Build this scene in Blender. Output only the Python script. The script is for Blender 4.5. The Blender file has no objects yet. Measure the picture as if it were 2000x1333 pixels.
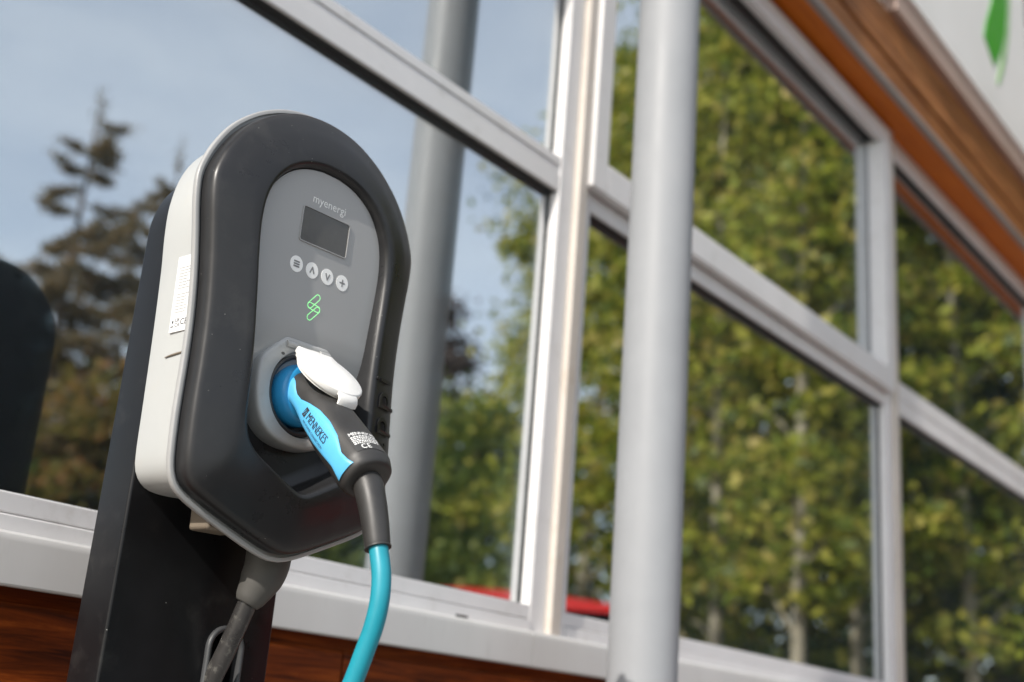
import bpy, bmesh, math, random
import numpy as np
from mathutils import Vector, Matrix
R_ = math.radians
random.seed(7)
rng = np.random.default_rng(11)
SC = bpy.context.scene
COL = SC.collection

# ------------------------------------------------------------------ camera
# world: X along the facade (to the right), Y into the wall, Z up
H = 0.85                                    # eye height of the crouching photographer
cam_d = bpy.data.cameras.new('camera')
cam = bpy.data.objects.new('camera', cam_d)
COL.objects.link(cam)
right = Vector((0.60926815, -0.78931001, 0.07603967))
down = Vector((0.28992867, 0.13248448, -0.94783397))
fwd = Vector((0.73806076, 0.59953113, 0.30956217))
M = Matrix((right, -down, -fwd)).transposed().to_4x4()
M.translation = Vector((0, 0, H))
cam.matrix_world = M
cam_d.sensor_width = 36.0
cam_d.lens = 42.91
cam_d.clip_start = 0.02
cam_d.clip_end = 2000
cam_d.dof.use_dof = True
cam_d.dof.focus_distance = 1.12
cam_d.dof.aperture_fstop = 3.8
SC.camera = cam

# ------------------------------------------------------------------ light
SUN_EL, SUN_AZ = R_(33), R_(9)             # low sun from the left, 9 degrees in front of the wall
sun_dir = Vector((-math.cos(SUN_EL) * math.cos(SUN_AZ), -math.cos(SUN_EL) * math.sin(SUN_AZ), math.sin(SUN_EL)))
sd = bpy.data.lights.new('sun', 'SUN')
sd.energy = 3.5
sd.angle = R_(0.55)
sd.color = (1.0, 0.94, 0.86)
sun = bpy.data.objects.new('sun', sd)
COL.objects.link(sun)
sun.rotation_euler = sun_dir.to_track_quat('Z', 'Y').to_euler()
sun.location = (-20, -5, 20)

W = bpy.data.worlds.new('World')
SC.world = W
W.use_nodes = True
nt = W.node_tree
nt.nodes.clear()
sky = nt.nodes.new('ShaderNodeTexSky')
sky.sky_type = 'NISHITA'
sky.sun_disc = False
sky.sun_elevation = SUN_EL
sky.sun_rotation = math.atan2(sun_dir.x, sun_dir.y)
sky.air_density = 1.0
sky.dust_density = 1.2
sky.ozone_density = 1.0
tc = nt.nodes.new('ShaderNodeTexCoord')
mp = nt.nodes.new('ShaderNodeMapping')
mp.inputs['Scale'].default_value = (1.0, 1.0, 2.6)
nz = nt.nodes.new('ShaderNodeTexNoise')
nz.inputs['Scale'].default_value = 2.3
nz.inputs['Detail'].default_value = 6
nz.inputs['Roughness'].default_value = 0.55
cr = nt.nodes.new('ShaderNodeMapRange')
cr.inputs['From Min'].default_value = 0.40
cr.inputs['From Max'].default_value = 0.72
cr.inputs['To Min'].default_value = 0.30
cr.inputs['To Max'].default_value = 0.54
mx = nt.nodes.new('ShaderNodeMix')
mx.data_type = 'RGBA'
mx.inputs['B'].default_value = (7.3, 7.4, 7.4, 1)
bg = nt.nodes.new('ShaderNodeBackground')
bg.inputs['Strength'].default_value = 0.15
wo = nt.nodes.new('ShaderNodeOutputWorld')
nt.links.new(tc.outputs['Generated'], mp.inputs['Vector'])
nt.links.new(mp.outputs['Vector'], nz.inputs['Vector'])
nt.links.new(nz.outputs['Fac'], cr.inputs['Value'])
nt.links.new(cr.outputs['Result'], mx.inputs['Factor'])
nt.links.new(sky.outputs['Color'], mx.inputs['A'])
nt.links.new(mx.outputs['Result'], bg.inputs['Color'])
nt.links.new(bg.outputs['Background'], wo.inputs['Surface'])

SC.view_settings.view_transform = 'Standard'
SC.view_settings.look = 'None'
SC.view_settings.exposure = 0.47
SC.view_settings.gamma = 1.0
SC.view_settings.use_curve_mapping = False
SC.cycles.max_bounces = 10
SC.cycles.transparent_max_bounces = 24
SC.cycles.glossy_bounces = 5
SC.cycles.use_denoising = True

# ------------------------------------------------------------------ materials
def base_mat(name):
    m = bpy.data.materials.new(name)
    m.use_nodes = True
    t = m.node_tree
    p = t.nodes['Principled BSDF']
    return m, t, p

def pmat(name, col, rough=0.5, metal=0.0, var=0.12, vscale=8.0, rvar=0.08, bump=0.0, bscale=300.0, bdist=0.00012, specks=0.0,
         spscale=260.0, streak=None, spec=0.5, coat=0.0, dirt=None, dirtscale=30.0):
    m, t, p = base_mat(name)
    L = t.links
    tc = t.nodes.new('ShaderNodeTexCoord')
    mp = t.nodes.new('ShaderNodeMapping')
    if streak:
        mp.inputs['Scale'].default_value = streak
    L.new(tc.outputs['Object'], mp.inputs['Vector'])
    n = t.nodes.new('ShaderNodeTexNoise')
    n.inputs['Scale'].default_value = vscale
    n.inputs['Detail'].default_value = 7
    n.inputs['Roughness'].default_value = 0.62
    L.new(mp.outputs['Vector'], n.inputs['Vector'])
    mr = t.nodes.new('ShaderNodeMapRange')
    mr.inputs['From Min'].default_value = 0.3
    mr.inputs['From Max'].default_value = 0.7
    mr.inputs['To Min'].default_value = 1 - var
    mr.inputs['To Max'].default_value = 1 + var
    L.new(n.outputs['Fac'], mr.inputs['Value'])
    mul = t.nodes.new('ShaderNodeMix')
    mul.data_type = 'RGBA'
    mul.blend_type = 'MULTIPLY'
    mul.inputs['Factor'].default_value = 1
    mul.inputs['A'].default_value = (*col, 1)
    cmb = t.nodes.new('ShaderNodeCombineColor')
    for c in ('Red', 'Green', 'Blue'):
        L.new(mr.outputs['Result'], cmb.inputs[c])
    L.new(cmb.outputs['Color'], mul.inputs['B'])
    out = mul.outputs['Result']
    if dirt:
        n3 = t.nodes.new('ShaderNodeTexNoise')
        n3.inputs['Scale'].default_value = dirtscale
        n3.inputs['Detail'].default_value = 9
        n3.inputs['Roughness'].default_value = 0.7
        L.new(mp.outputs['Vector'], n3.inputs['Vector'])
        r3 = t.nodes.new('ShaderNodeMapRange')
        r3.inputs['From Min'].default_value = 0.56
        r3.inputs['From Max'].default_value = 0.78
        r3.inputs['To Max'].default_value = dirt[3]
        L.new(n3.outputs['Fac'], r3.inputs['Value'])
        d = t.nodes.new('ShaderNodeMix')
        d.data_type = 'RGBA'
        d.inputs['B'].default_value = (*dirt[:3], 1)
        L.new(r3.outputs['Result'], d.inputs['Factor'])
        L.new(out, d.inputs['A'])
        out = d.outputs['Result']
    if specks:
        v = t.nodes.new('ShaderNodeTexVoronoi')
        v.inputs['Scale'].default_value = spscale
        L.new(tc.outputs['Object'], v.inputs['Vector'])
        s1 = t.nodes.new('ShaderNodeMath')
        s1.operation = 'LESS_THAN'
        s1.inputs[1].default_value = 0.13
        L.new(v.outputs['Distance'], s1.inputs[0])
        sp = t.nodes.new('ShaderNodeSeparateColor')
        L.new(v.outputs['Color'], sp.inputs['Color'])
        s2 = t.nodes.new('ShaderNodeMath')
        s2.operation = 'GREATER_THAN'
        s2.inputs[1].default_value = 1 - specks
        L.new(sp.outputs['Red'], s2.inputs[0])
        s3 = t.nodes.new('ShaderNodeMath')
        s3.operation = 'MULTIPLY'
        L.new(s1.outputs[0], s3.inputs[0])
        L.new(s2.outputs[0], s3.inputs[1])
        d2 = t.nodes.new('ShaderNodeMix')
        d2.data_type = 'RGBA'
        d2.inputs['B'].default_value = (0.32, 0.31, 0.29, 1)
        L.new(s3.outputs[0], d2.inputs['Factor'])
        L.new(out, d2.inputs['A'])
        out = d2.outputs['Result']
    L.new(out, p.inputs['Base Color'])
    rr = t.nodes.new('ShaderNodeMapRange')
    rr.inputs['From Min'].default_value = 0.3
    rr.inputs['From Max'].default_value = 0.7
    rr.inputs['To Min'].default_value = max(rough - rvar, 0.02)
    rr.inputs['To Max'].default_value = min(rough + rvar, 1)
    L.new(n.outputs['Fac'], rr.inputs['Value'])
    L.new(rr.outputs['Result'], p.inputs['Roughness'])
    p.inputs['Metallic'].default_value = metal
    p.inputs['Specular IOR Level'].default_value = spec
    p.inputs['Coat Weight'].default_value = coat
    if bump:
        n2 = t.nodes.new('ShaderNodeTexNoise')
        n2.inputs['Scale'].default_value = bscale
        n2.inputs['Detail'].default_value = 3
        L.new(tc.outputs['Object'], n2.inputs['Vector'])
        b = t.nodes.new('ShaderNodeBump')
        b.inputs['Strength'].default_value = bump
        b.inputs['Distance'].default_value = bdist
        L.new(n2.outputs['Fac'], b.inputs['Height'])
        L.new(b.outputs['Normal'], p.inputs['Normal'])
    return m

def wood_mat(name, c1, c2, c3, scale=1.0):
    m, t, p = base_mat(name)
    L = t.links
    tc = t.nodes.new('ShaderNodeTexCoord')
    info = t.nodes.new('ShaderNodeObjectInfo')
    ad = t.nodes.new('ShaderNodeVectorMath')
    ad.operation = 'ADD'
    L.new(tc.outputs['Object'], ad.inputs[0])
    L.new(info.outputs['Random'], ad.inputs[1])
    mp = t.nodes.new('ShaderNodeMapping')
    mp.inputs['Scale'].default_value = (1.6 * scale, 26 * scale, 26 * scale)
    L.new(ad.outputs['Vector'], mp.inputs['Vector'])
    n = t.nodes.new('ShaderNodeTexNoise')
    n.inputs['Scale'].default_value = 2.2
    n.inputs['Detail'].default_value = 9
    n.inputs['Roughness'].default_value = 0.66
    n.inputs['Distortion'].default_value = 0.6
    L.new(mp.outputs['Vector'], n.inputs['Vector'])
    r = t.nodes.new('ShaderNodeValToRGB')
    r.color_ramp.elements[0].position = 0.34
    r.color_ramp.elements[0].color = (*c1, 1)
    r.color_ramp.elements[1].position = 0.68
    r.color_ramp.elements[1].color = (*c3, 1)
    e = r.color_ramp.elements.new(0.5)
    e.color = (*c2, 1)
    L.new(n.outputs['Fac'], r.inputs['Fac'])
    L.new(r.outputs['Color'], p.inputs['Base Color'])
    p.inputs['Roughness'].default_value = 0.5
    p.inputs['Specular IOR Level'].default_value = 0.2
    b = t.nodes.new('ShaderNodeBump')
    b.inputs['Strength'].default_value = 0.35
    b.inputs['Distance'].default_value = 0.001
    L.new(n.outputs['Fac'], b.inputs['Height'])
    L.new(b.outputs['Normal'], p.inputs['Normal'])
    return m

def glass_mat(name, refl, tint):
    m, t, p = base_mat(name)
    t.nodes.remove(p)
    L = t.links
    out = t.nodes['Material Output']
    g = t.nodes.new('ShaderNodeBsdfGlossy')
    g.inputs['Roughness'].default_value = 0.0
    g.inputs['Color'].default_value = (0.96, 0.98, 0.985, 1)
    tr = t.nodes.new('ShaderNodeBsdfTransparent')
    tr.inputs['Color'].default_value = (*tint, 1)
    f = t.nodes.new('ShaderNodeLayerWeight')
    f.inputs['Blend'].default_value = 0.5
    pw = t.nodes.new('ShaderNodeMath')
    pw.operation = 'POWER'
    pw.inputs[1].default_value = 4.0
    L.new(f.outputs['Facing'], pw.inputs[0])
    mr = t.nodes.new('ShaderNodeMapRange')
    mr.inputs['To Min'].default_value = refl
    mr.inputs['To Max'].default_value = 0.9
    L.new(pw.outputs[0], mr.inputs['Value'])
    # faint dust film, its bluish tint painting haze over the reflections
    tcn = t.nodes.new('ShaderNodeTexCoord')
    n = t.nodes.new('ShaderNodeTexNoise')
    n.inputs['Scale'].default_value = 3.0
    n.inputs['Detail'].default_value = 8
    L.new(tcn.outputs['Object'], n.inputs['Vector'])
    nr = t.nodes.new('ShaderNodeMapRange')
    nr.inputs['From Min'].default_value = 0.4
    nr.inputs['From Max'].default_value = 0.8
    nr.inputs['To Min'].default_value = 0.012
    nr.inputs['To Max'].default_value = 0.035
    L.new(n.outputs['Fac'], nr.inputs['Value'])
    df = t.nodes.new('ShaderNodeBsdfDiffuse')
    df.inputs['Color'].default_value = (0.46, 0.56, 0.64, 1)
    mx = t.nodes.new('ShaderNodeMixShader')
    L.new(mr.outputs['Result'], mx.inputs['Fac'])
    L.new(tr.outputs['BSDF'], mx.inputs[1])
    L.new(g.outputs['BSDF'], mx.inputs[2])
    m2 = t.nodes.new('ShaderNodeMixShader')
    L.new(nr.outputs['Result'], m2.inputs['Fac'])
    L.new(mx.outputs['Shader'], m2.inputs[1])
    L.new(df.outputs['BSDF'], m2.inputs[2])
    L.new(m2.outputs['Shader'], out.inputs['Surface'])
    return m

def leaf_mat(name, cols, trans=0.45):
    m, t, p = base_mat(name)
    L = t.links
    g = t.nodes.new('ShaderNodeNewGeometry')
    r = t.nodes.new('ShaderNodeValToRGB')
    el = r.color_ramp.elements
    el[0].position = 0
    el[0].color = (*cols[0], 1)
    el[1].position = 1
    el[1].color = (*cols[-1], 1)
    for i, c in enumerate(cols[1:-1]):
        e = el.new((i + 1) / (len(cols) - 1))
        e.color = (*c, 1)
    L.new(g.outputs['Random Per Island'], r.inputs['Fac'])
    L.new(r.outputs['Color'], p.inputs['Base Color'])
    p.inputs['Roughness'].default_value = 0.5
    tr = t.nodes.new('ShaderNodeBsdfTranslucent')
    L.new(r.outputs['Color'], tr.inputs['Color'])
    mx = t.nodes.new('ShaderNodeMixShader')
    mx.inputs['Fac'].default_value = trans
    L.new(p.outputs['BSDF'], mx.inputs[1])
    L.new(tr.outputs['BSDF'], mx.inputs[2])
    L.new(mx.outputs['Shader'], t.nodes['Material Output'].inputs['Surface'])
    return m

def emit_mat(name, col, strength, basecol):
    m, t, p = base_mat(name)
    p.inputs['Base Color'].default_value = (*basecol, 1)
    p.inputs['Emission Color'].default_value = (*col, 1)
    p.inputs['Emission Strength'].default_value = strength
    return m

M_FRAME = pmat('white_window_paint', (0.70, 0.69, 0.69), 0.42, var=0.05, vscale=6, dirt=(0.34, 0.31, 0.26, 0.38), dirtscale=22)
M_SILL = pmat('white_sill_paint', (0.60, 0.59, 0.575), 0.45, var=0.06, vscale=5, streak=(1, 1, 0.25), dirt=(0.33, 0.31, 0.28, 0.35), dirtscale=26)
M_CREAM = pmat('cream_cover_strip', (0.56, 0.51, 0.46), 0.45, var=0.08, vscale=5, dirt=(0.36, 0.26, 0.15, 0.4), dirtscale=14)  # cream tone, warmer than the frame paint, with browner blotches
M_GASKET = pmat('black_rubber', (0.012, 0.012, 0.012), 0.6)
M_GLASS = glass_mat('window_glass', 0.55, (0.66, 0.72, 0.73))
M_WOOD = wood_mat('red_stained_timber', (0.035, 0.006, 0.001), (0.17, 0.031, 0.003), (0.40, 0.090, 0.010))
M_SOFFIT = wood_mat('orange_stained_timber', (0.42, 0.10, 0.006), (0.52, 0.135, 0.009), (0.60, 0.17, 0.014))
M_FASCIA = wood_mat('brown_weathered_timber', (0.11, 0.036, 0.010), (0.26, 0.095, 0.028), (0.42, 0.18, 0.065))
M_FLASH = pmat('pinkish_grey_flashing', (0.43, 0.31, 0.26), 0.45, var=0.08, vscale=3)
M_TRIM = pmat('grey_trim', (0.26, 0.22, 0.20), 0.5, var=0.1)
M_SIGN = pmat('white_sign_face', (0.86, 0.85, 0.83), 0.35, var=0.03, vscale=2)
M_GREEN = pmat('green_sign_vinyl', (0.045, 0.33, 0.008), 0.4, spec=0.2, var=0.05)
M_PALEGREEN = pmat('pale_green_sign_vinyl', (0.33, 0.55, 0.25), 0.3, var=0.05)
M_DARKSIGN = pmat('dark_grey_sign_vinyl', (0.05, 0.055, 0.06), 0.35)
M_POLE = pmat('silver_grey_pole_paint', (0.30, 0.31, 0.325), 0.5, metal=0.0, spec=0.3, var=0.05, vscale=9, bump=0.05, bscale=600, dirt=(0.30, 0.30, 0.31, 0.35), dirtscale=9)
M_COVER = pmat('black_charger_plastic', (0.021, 0.021, 0.022), 0.33, spec=0.38, var=0.22, vscale=14, rvar=0.11, bump=0.10, bscale=1900, specks=0.016, spscale=360, dirt=(0.06, 0.058, 0.055, 0.45), dirtscale=16)
M_POST = pmat('black_powder_coat', (0.009, 0.009, 0.010), 0.32, spec=0.24, var=0.25, vscale=11, rvar=0.08, bump=0.25, bscale=1500, specks=0.007, spscale=300, dirt=(0.05, 0.048, 0.045, 0.5), dirtscale=13)
M_HOUSE = pmat('white_charger_plastic', (0.465, 0.475, 0.465), 0.38, var=0.04, vscale=10, dirt=(0.50, 0.47, 0.40, 0.25), dirtscale=35)
M_RIM = pmat('pale_grey_rim_plastic', (0.36, 0.36, 0.355), 0.36, var=0.06, vscale=20)
M_PANEL = pmat('satin_grey_panel', (0.37, 0.37, 0.367), 0.24, metal=0.0, var=0.03, vscale=6, rvar=0.03)
M_SCREEN = pmat('dim_lcd_glass', (0.085, 0.08, 0.07), 0.12, var=0.18, vscale=30)
M_PRINT = pmat('white_print', (0.92, 0.92, 0.90), 0.5, var=0.03)
M_ICON = pmat('grey_icon_print', (0.22, 0.22, 0.22), 0.5)
M_LED = emit_mat('green_indicator_light', (0.30, 1.0, 0.36), 0.55, (0.30, 0.6, 0.30))
M_SOCKET = pmat('grey_socket_plastic', (0.42, 0.42, 0.41), 0.42, var=0.08, vscale=22, dirt=(0.16, 0.15, 0.13, 0.4), dirtscale=60)
M_SOCKDARK = pmat('dark_socket_plastic', (0.045, 0.045, 0.045), 0.45)
M_LID = pmat('white_lid_plastic', (0.82, 0.81, 0.78), 0.4, var=0.03, vscale=30, dirt=(0.55, 0.5, 0.42, 0.3), dirtscale=60)
M_BLUE = pmat('blue_plug_plastic', (0.03, 0.30, 0.62), 0.36, var=0.05, vscale=30)
M_BLUE2 = pmat('light_blue_inlay', (0.10, 0.44, 0.74), 0.42, var=0.04, vscale=30)
M_GRIP = pmat('black_soft_grip', (0.030, 0.029, 0.028), 0.46, var=0.2, vscale=28, bump=0.4, bscale=2600, dirt=(0.075, 0.068, 0.06, 0.5), dirtscale=40)
M_CABLE = pmat('turquoise_cable_sheath', (0.012, 0.27, 0.35), 0.42, var=0.08, vscale=30, dirt=(0.02, 0.20, 0.26, 0.6), dirtscale=30)
M_BOOT = pmat('grey_rubber_boot', (0.075, 0.072, 0.066), 0.6, var=0.12, vscale=40)
M_GREYCABLE = pmat('dusty_grey_cable', (0.036, 0.034, 0.033), 0.30, var=0.2, vscale=40, bump=0.5, bscale=300, dirt=(0.26, 0.25, 0.22, 0.8), dirtscale=75)
M_EDGING = pmat('grey_rubber_edging', (0.055, 0.057, 0.06), 0.5, var=0.1)
M_TAN = pmat('beige_plastic', (0.20, 0.165, 0.125), 0.5)
M_INK = pmat('dark_print', (0.03, 0.03, 0.035), 0.5)
M_FAINT = pmat('faded_print', (0.36, 0.36, 0.35), 0.5)
M_LABEL = pmat('white_sticker', (0.80, 0.80, 0.80), 0.3, var=0.02)

# ------------------------------------------------------------------ mesh helpers
def tag(o, label=None, cat=None, group=None, kind=None):
    if label: o['label'] = label
    if cat: o['category'] = cat
    if group: o['group'] = group
    if kind: o['kind'] = kind
    return o

def empty(name, loc, rot=(0, 0, 0)):
    o = bpy.data.objects.new(name, None)
    o.empty_display_size = 0.05
    COL.objects.link(o)
    o.location = loc
    o.rotation_euler = rot
    return o

def mesh_obj(name, verts, faces, mat, parent=None, smooth=True, bevel=0.0, sharp=35, local=True):
    me = bpy.data.meshes.new(name)
    me.from_pydata([tuple(v) for v in verts], [], [tuple(f) for f in faces])
    bm = bmesh.new()
    bm.from_mesh(me)
    bmesh.ops.recalc_face_normals(bm, faces=bm.faces)
    bm.to_mesh(me)
    bm.free()
    return link(name, me, mat, parent, smooth, bevel, sharp, local)

def world_of(o):
    m = Matrix.LocRotScale(o.location, o.rotation_euler, o.scale)
    return world_of(o.parent) @ o.matrix_parent_inverse @ m if o.parent else m

def link(name, me, mat, parent=None, smooth=True, bevel=0.0, sharp=35, local=True):
    if smooth:
        me.shade_smooth()
        if sharp < 180:
            me.set_sharp_from_angle(angle=R_(sharp))
    me.materials.append(mat)
    o = bpy.data.objects.new(name, me)
    COL.objects.link(o)
    if parent is not None:
        o.parent = parent
        if not local:
            mw = world_of(parent)
            o.matrix_parent_inverse = mw.inverted()
    if bevel:
        b = o.modifiers.new('bevel', 'BEVEL')
        b.width = bevel
        b.segments = 2
        b.limit_method = 'ANGLE'
        b.angle_limit = R_(40)
    return o

BOXF = [(0, 3, 2, 1), (4, 5, 6, 7), (0, 1, 5, 4), (1, 2, 6, 5), (2, 3, 7, 6), (3, 0, 4, 7)]
def boxv(x0, x1, y0, y1, z0, z1):
    return [(x0, y0, z0), (x1, y0, z0), (x1, y1, z0), (x0, y1, z0), (x0, y0, z1), (x1, y0, z1), (x1, y1, z1), (x0, y1, z1)]

def join(parts):
    V, F = [], []
    for v, f in parts:
        o = len(V)
        V += [tuple(p) for p in v]
        F += [tuple(i + o for i in q) for q in f]
    return V, F

def boxes(lst):
    return join([(boxv(*b), BOXF) for b in lst])

def box(name, b, mat, parent=None, bevel=0.0015, local=False):
    return mesh_obj(name, boxv(*b), BOXF, mat, parent, True, bevel, 35, local)

def loft(rings, cap0=True, cap1=True):
    n = len(rings[0])
    V = [p for r in rings for p in r]
    F = []
    for i in range(len(rings) - 1):
        for j in range(n):
            k = (j + 1) % n
            F.append((i * n + j, i * n + k, (i + 1) * n + k, (i + 1) * n + j))
    if cap0: F.append(tuple(range(n - 1, -1, -1)))
    if cap1: F.append(tuple(range((len(rings) - 1) * n, len(rings) * n)))
    return V, F

def catmull(pts, per=10, closed=False):
    P = [np.array(p, float) for p in pts]
    n = len(P)
    out = []
    rngi = range(n) if closed else range(n - 1)
    for i in rngi:
        p1, p2 = P[i], P[(i + 1) % n]
        p0 = P[i - 1] if (closed or i > 0) else 2 * p1 - p2
        p3 = P[(i + 2) % n] if (closed or i + 2 < n) else 2 * p2 - p1
        for t in np.linspace(0, 1, per, endpoint=False):
            out.append(0.5 * ((2 * p1) + (p2 - p0) * t + (2 * p0 - 5 * p1 + 4 * p2 - p3) * t * t + (3 * p1 - p0 - 3 * p2 + p3) * t ** 3))
    if not closed:
        out.append(P[-1])
    return np.array(out)

def tube(path, radii, seg=20, cap=True):
    P = [Vector(p) for p in path]
    rings = []
    up = None
    for i, p in enumerate(P):
        t = (P[min(i + 1, len(P) - 1)] - P[max(i - 1, 0)]).normalized()
        if up is None:
            up = Vector((1, 0, 0)) if abs(t.x) < 0.8 else Vector((0, 1, 0))
        a = (up - t * up.dot(t)).normalized()
        b = t.cross(a)
        up = a
        r = radii[i] if hasattr(radii, '__len__') else radii
        rings.append([tuple(p + (a * math.cos(2 * math.pi * k / seg) + b * math.sin(2 * math.pi * k / seg)) * r) for k in range(seg)])
    return loft(rings, cap, cap)

def text_geo(s, size, align='CENTER', shear=0.0, spacing=1.0):
    cu = bpy.data.curves.new('t', 'FONT')
    cu.body = s
    cu.size = size
    cu.align_x = align
    cu.align_y = 'CENTER'
    cu.space_character = spacing
    cu.resolution_u = 4
    o = bpy.data.objects.new('t', cu)
    COL.objects.link(o)
    dg = bpy.context.evaluated_depsgraph_get()
    me = bpy.data.meshes.new_from_object(o.evaluated_get(dg))
    V = [(v.co.x, v.co.y) for v in me.vertices]
    F = [tuple(p.vertices) for p in me.polygons]
    bpy.data.objects.remove(o)
    bpy.data.curves.remove(cu)
    bpy.data.meshes.remove(me)
    return V, F

def polyline_strip(pts, w, closed=True):
    """flat ribbon along a 2d polyline -> verts2d, faces"""
    P = np.array(pts, float)
    n = len(P)
    V, F = [], []
    for i in range(n):
        a = P[i - 1] if (closed or i) else P[i]
        b = P[(i + 1) % n] if (closed or i < n - 1) else P[i]
        t = b - a
        t /= np.linalg.norm(t) + 1e-9
        nn = np.array((-t[1], t[0])) * w / 2
        V += [tuple(P[i] + nn), tuple(P[i] - nn)]
    m = n if closed else n - 1
    for i in range(m):
        k = (i + 1) % n
        F.append((2 * i, 2 * i + 1, 2 * k + 1, 2 * k))
    return V, F

# ------------------------------------------------------------------ ground
def sheet(name, x0, x1, y0, y1, z, mat):
    o = mesh_obj(name, [(x0, y0, z), (x1, y0, z), (x1, y1, z), (x0, y1, z)], [(0, 1, 2, 3)], mat, None, False)
    return tag(o, kind='structure')
M_ASPH = pmat('asphalt', (0.055, 0.054, 0.053), 0.85, var=0.25, vscale=3, bump=0.6, bscale=120, bdist=0.003)
M_PAVE = pmat('concrete_paving', (0.34, 0.32, 0.29), 0.8, var=0.15, vscale=4, bump=0.3, bscale=90)
M_GRASS = pmat('rough_grass', (0.06, 0.085, 0.025), 0.9, var=0.4, vscale=2)
sheet('ground', -600, 600, -600, 600, -0.13, M_GRASS)
sheet('car_park', -40, 40, -9.5, -0.4, -0.122, M_ASPH)
# pavement slabs in front of the wall, a real kerb step above the car park
pav = tag(mesh_obj('pavement', boxv(-14, 20, -0.28, 1.185, -0.13, -0.012), BOXF, M_PAVE), kind='structure')
slab = None
for i in range(18):
    for j in range(2):
        x0, y0 = -2.4 + i * 0.6, -0.02 + j * 0.6
        if slab is None:
            slab = mesh_obj('paving_slab', boxv(0.004, 0.596, 0.004, 0.596, -0.02, 0), BOXF, M_PAVE, pav, True, 0.004)
            o = slab
        else:
            o = bpy.data.objects.new('paving_slab', slab.data)
            COL.objects.link(o)
            o.parent = pav
        o.location = (x0, y0, 0.001 * ((i * 7 + j * 3) % 4))
kerb = None
for i in range(20):
    if kerb is None:
        kerb = mesh_obj('kerb_stone', boxv(0.004, 0.91, 0, 0.12, -0.14, -0.008), BOXF, M_PAVE, pav, True, 0.01)
        o = kerb
    else:
        o = bpy.data.objects.new('kerb_stone', kerb.data)
        COL.objects.link(o)
        o.parent = pav
    o.location = (-4 + i * 0.915, -0.405, 0)

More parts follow.
